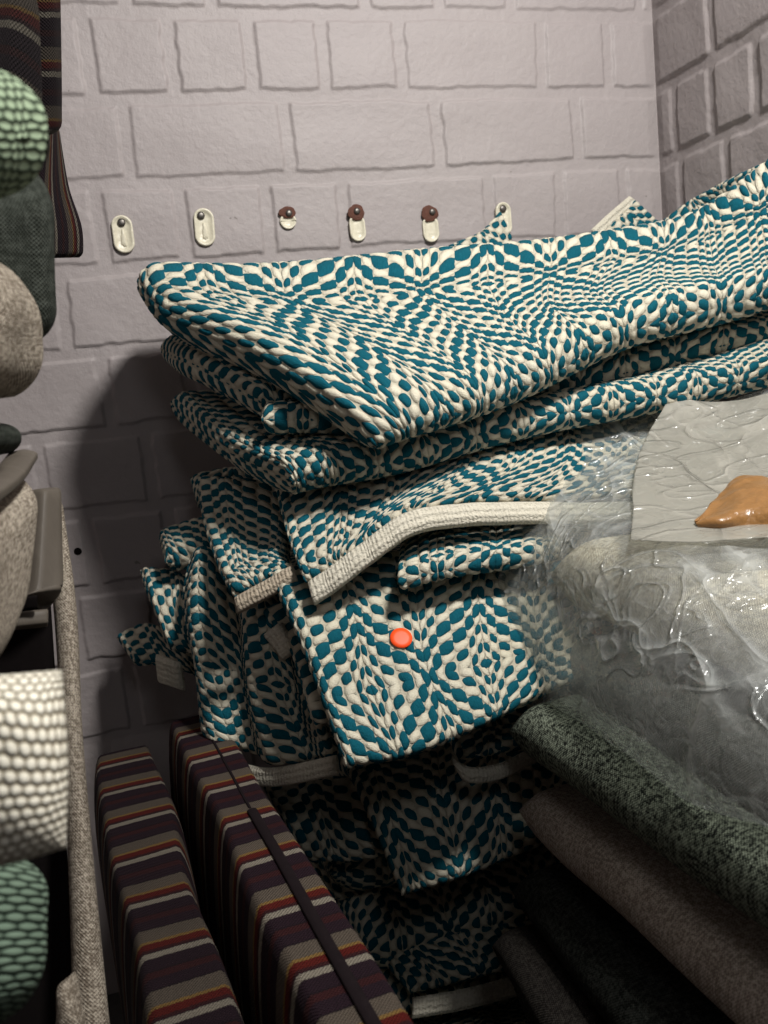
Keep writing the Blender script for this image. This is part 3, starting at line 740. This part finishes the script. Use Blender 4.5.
# beige padded panel standing upright with a bare wooden frame
X6 = P(75, 700, .70)
def vbox(name, quad_px, Y0, Y1, mat, parent=None, res=.006, bev=.006, **kw):
    """upright board: outline quad in pixels at Y0, running back to Y1"""
    pass
fr = face_slab('upholstered_frame', [[(40, 492, .86), (60, 505, .86)], [(52, 610, .80), (76, 615, .80)], [(60, 740, .74), (82, 740, .74)], [(68, 900, .68), (96, 900, .68)], [(72, 1060, .62), (112, 1060, .62)]], .03, BEIGE,
               'beige padded furniture panel standing upright at the left, wooden frame behind it', 'furniture', seed=81, und=.002, res=.004)
bd = face_slab('frame_board', [[(28, 492, .80), (50, 490, .82)], [(22, 585, .76), (54, 585, .78)], [(16, 604, .75), (56, 602, .77)]], .03, WOOD, 'bare grey-brown wooden board', parent=fr, res=.004, rimk=.3)
sl = face_slab('slot', [[(10, 598, .715), (37, 596, .72)], [(10, 610, .715), (37, 609, .72)]], .006, DARKW, 'dark slot', parent=fr, res=.004, rimk=.4)  # dark slab laid on for the shade of the recess
bd2 = face_slab('frame_board', [[(8, 616, .72), (46, 612, .73)], [(6, 634, .715), (46, 630, .725)]], .02, WOOD, 'bare grey-brown wooden board', parent=fr, res=.004, rimk=.3)
dk = face_slab('gap_shade', [[(-90, 610, .80), (50, 606, .80)], [(-90, 850, .74), (66, 850, .74)], [(-90, 1060, .68), (82, 1060, .68)]], .02, DARKW, 'black sheet for the shade in the gap', parent=fr, res=.01)  # dark sheet standing in for the shade of the black gap
tb = face_slab('cushion', [[(58, 1000, .56), (74, 985, .56)], [(52, 1060, .54), (90, 1060, .54)]], .03, BEIGE, 'scrap of beige cushion at the bottom left corner', res=.004)
# beige cushion in the middle left
face_slab('cushion', [[(-90, 560, .50), (-40, 510, .58), (12, 478, .66)], [(-90, 620, .48), (-40, 600, .55), (4, 530, .64)], [(-90, 700, .46), (-45, 690, .52), (-16, 640, .58)]], .05, BEIGE, 'beige cushion with creased side below the thin grey board', seed=83, und=.003)
face_slab('board', [[(-90, 520, .50), (-4, 478, .60), (22, 450, .68)], [(-90, 550, .50), (-4, 495, .60), (23, 462, .68)]], .02, WOOD, 'thin grey board edge slanting between two beige cushions', 'board', res=.004, rimk=.4)
face_slab('cushion', [[(-90, 420, .60), (2, 425, .68)], [(-90, 470, .58), (6, 455, .68)]], .04, OLIVE, 'dark cushion corner just above the thin grey board', res=.004, seed=85)
face_slab('cushion', [[(-90, 250, .50), (-20, 250, .55), (-32, 275, .58)], [(-90, 330, .50), (-40, 330, .55), (-4, 345, .60)], [(-90, 395, .50), (-40, 400, .55), (4, 397, .60)]], .06, BEIGE, 'beige cushion with rounded lower corner beside the wall', seed=86, und=.003)
face_slab('cushion', [[(-90, 170, .56), (-10, 170, .60), (19, 150, .64)], [(-90, 260, .56), (-10, 260, .60), (21, 260, .64)], [(-90, 345, .56), (0, 345, .60), (19, 342, .64)]], .05, OLIVE, 'dark olive plain cushion hanging below the green knit one', seed=87)
face_slab('cushion', [[(-90, 50, .40), (-20, 45, .42), (-12, 58, .44)], [(-90, 120, .40), (-30, 120, .42), (1, 125, .44)], [(-90, 180, .40), (-30, 190, .42), (-2, 176, .44)]], .05, KGREEN, 'green and white chunky knit cushion at the upper left', seed=88)
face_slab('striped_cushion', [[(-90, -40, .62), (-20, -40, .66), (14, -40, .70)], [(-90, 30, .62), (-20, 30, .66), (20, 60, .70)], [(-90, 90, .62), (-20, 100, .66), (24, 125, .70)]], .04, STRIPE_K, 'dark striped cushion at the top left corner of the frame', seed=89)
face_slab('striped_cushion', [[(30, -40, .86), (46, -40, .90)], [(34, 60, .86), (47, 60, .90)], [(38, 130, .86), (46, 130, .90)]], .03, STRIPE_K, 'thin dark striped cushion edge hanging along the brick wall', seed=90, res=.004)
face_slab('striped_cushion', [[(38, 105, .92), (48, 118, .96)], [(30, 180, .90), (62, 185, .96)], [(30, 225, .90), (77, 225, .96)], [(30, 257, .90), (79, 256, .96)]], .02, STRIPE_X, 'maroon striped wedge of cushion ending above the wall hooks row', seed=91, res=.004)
face_slab('cushion', [[(-90, 700, .36), (-20, 695, .36), (58, 688, .36)], [(-90, 780, .35), (-20, 780, .35), (64, 785, .35)], [(-90, 895, .34), (-20, 900, .34), (62, 880, .34)]], .05, KCREAM, 'cream chunky knit cushion close to the camera at the lower left', seed=92)
face_slab('cushion', [[(-90, 880, .42), (-20, 880, .42), (2, 885, .44)], [(-90, 960, .40), (-30, 960, .40), (-2, 960, .42)], [(-90, 1060, .38), (-30, 1060, .38), (-6, 1060, .40)]], .05, KGREEN2, 'green knit cushion below the cream knit one', seed=93)

for o in bpy.data.objects:
    if '_org' in o: del o['_org']
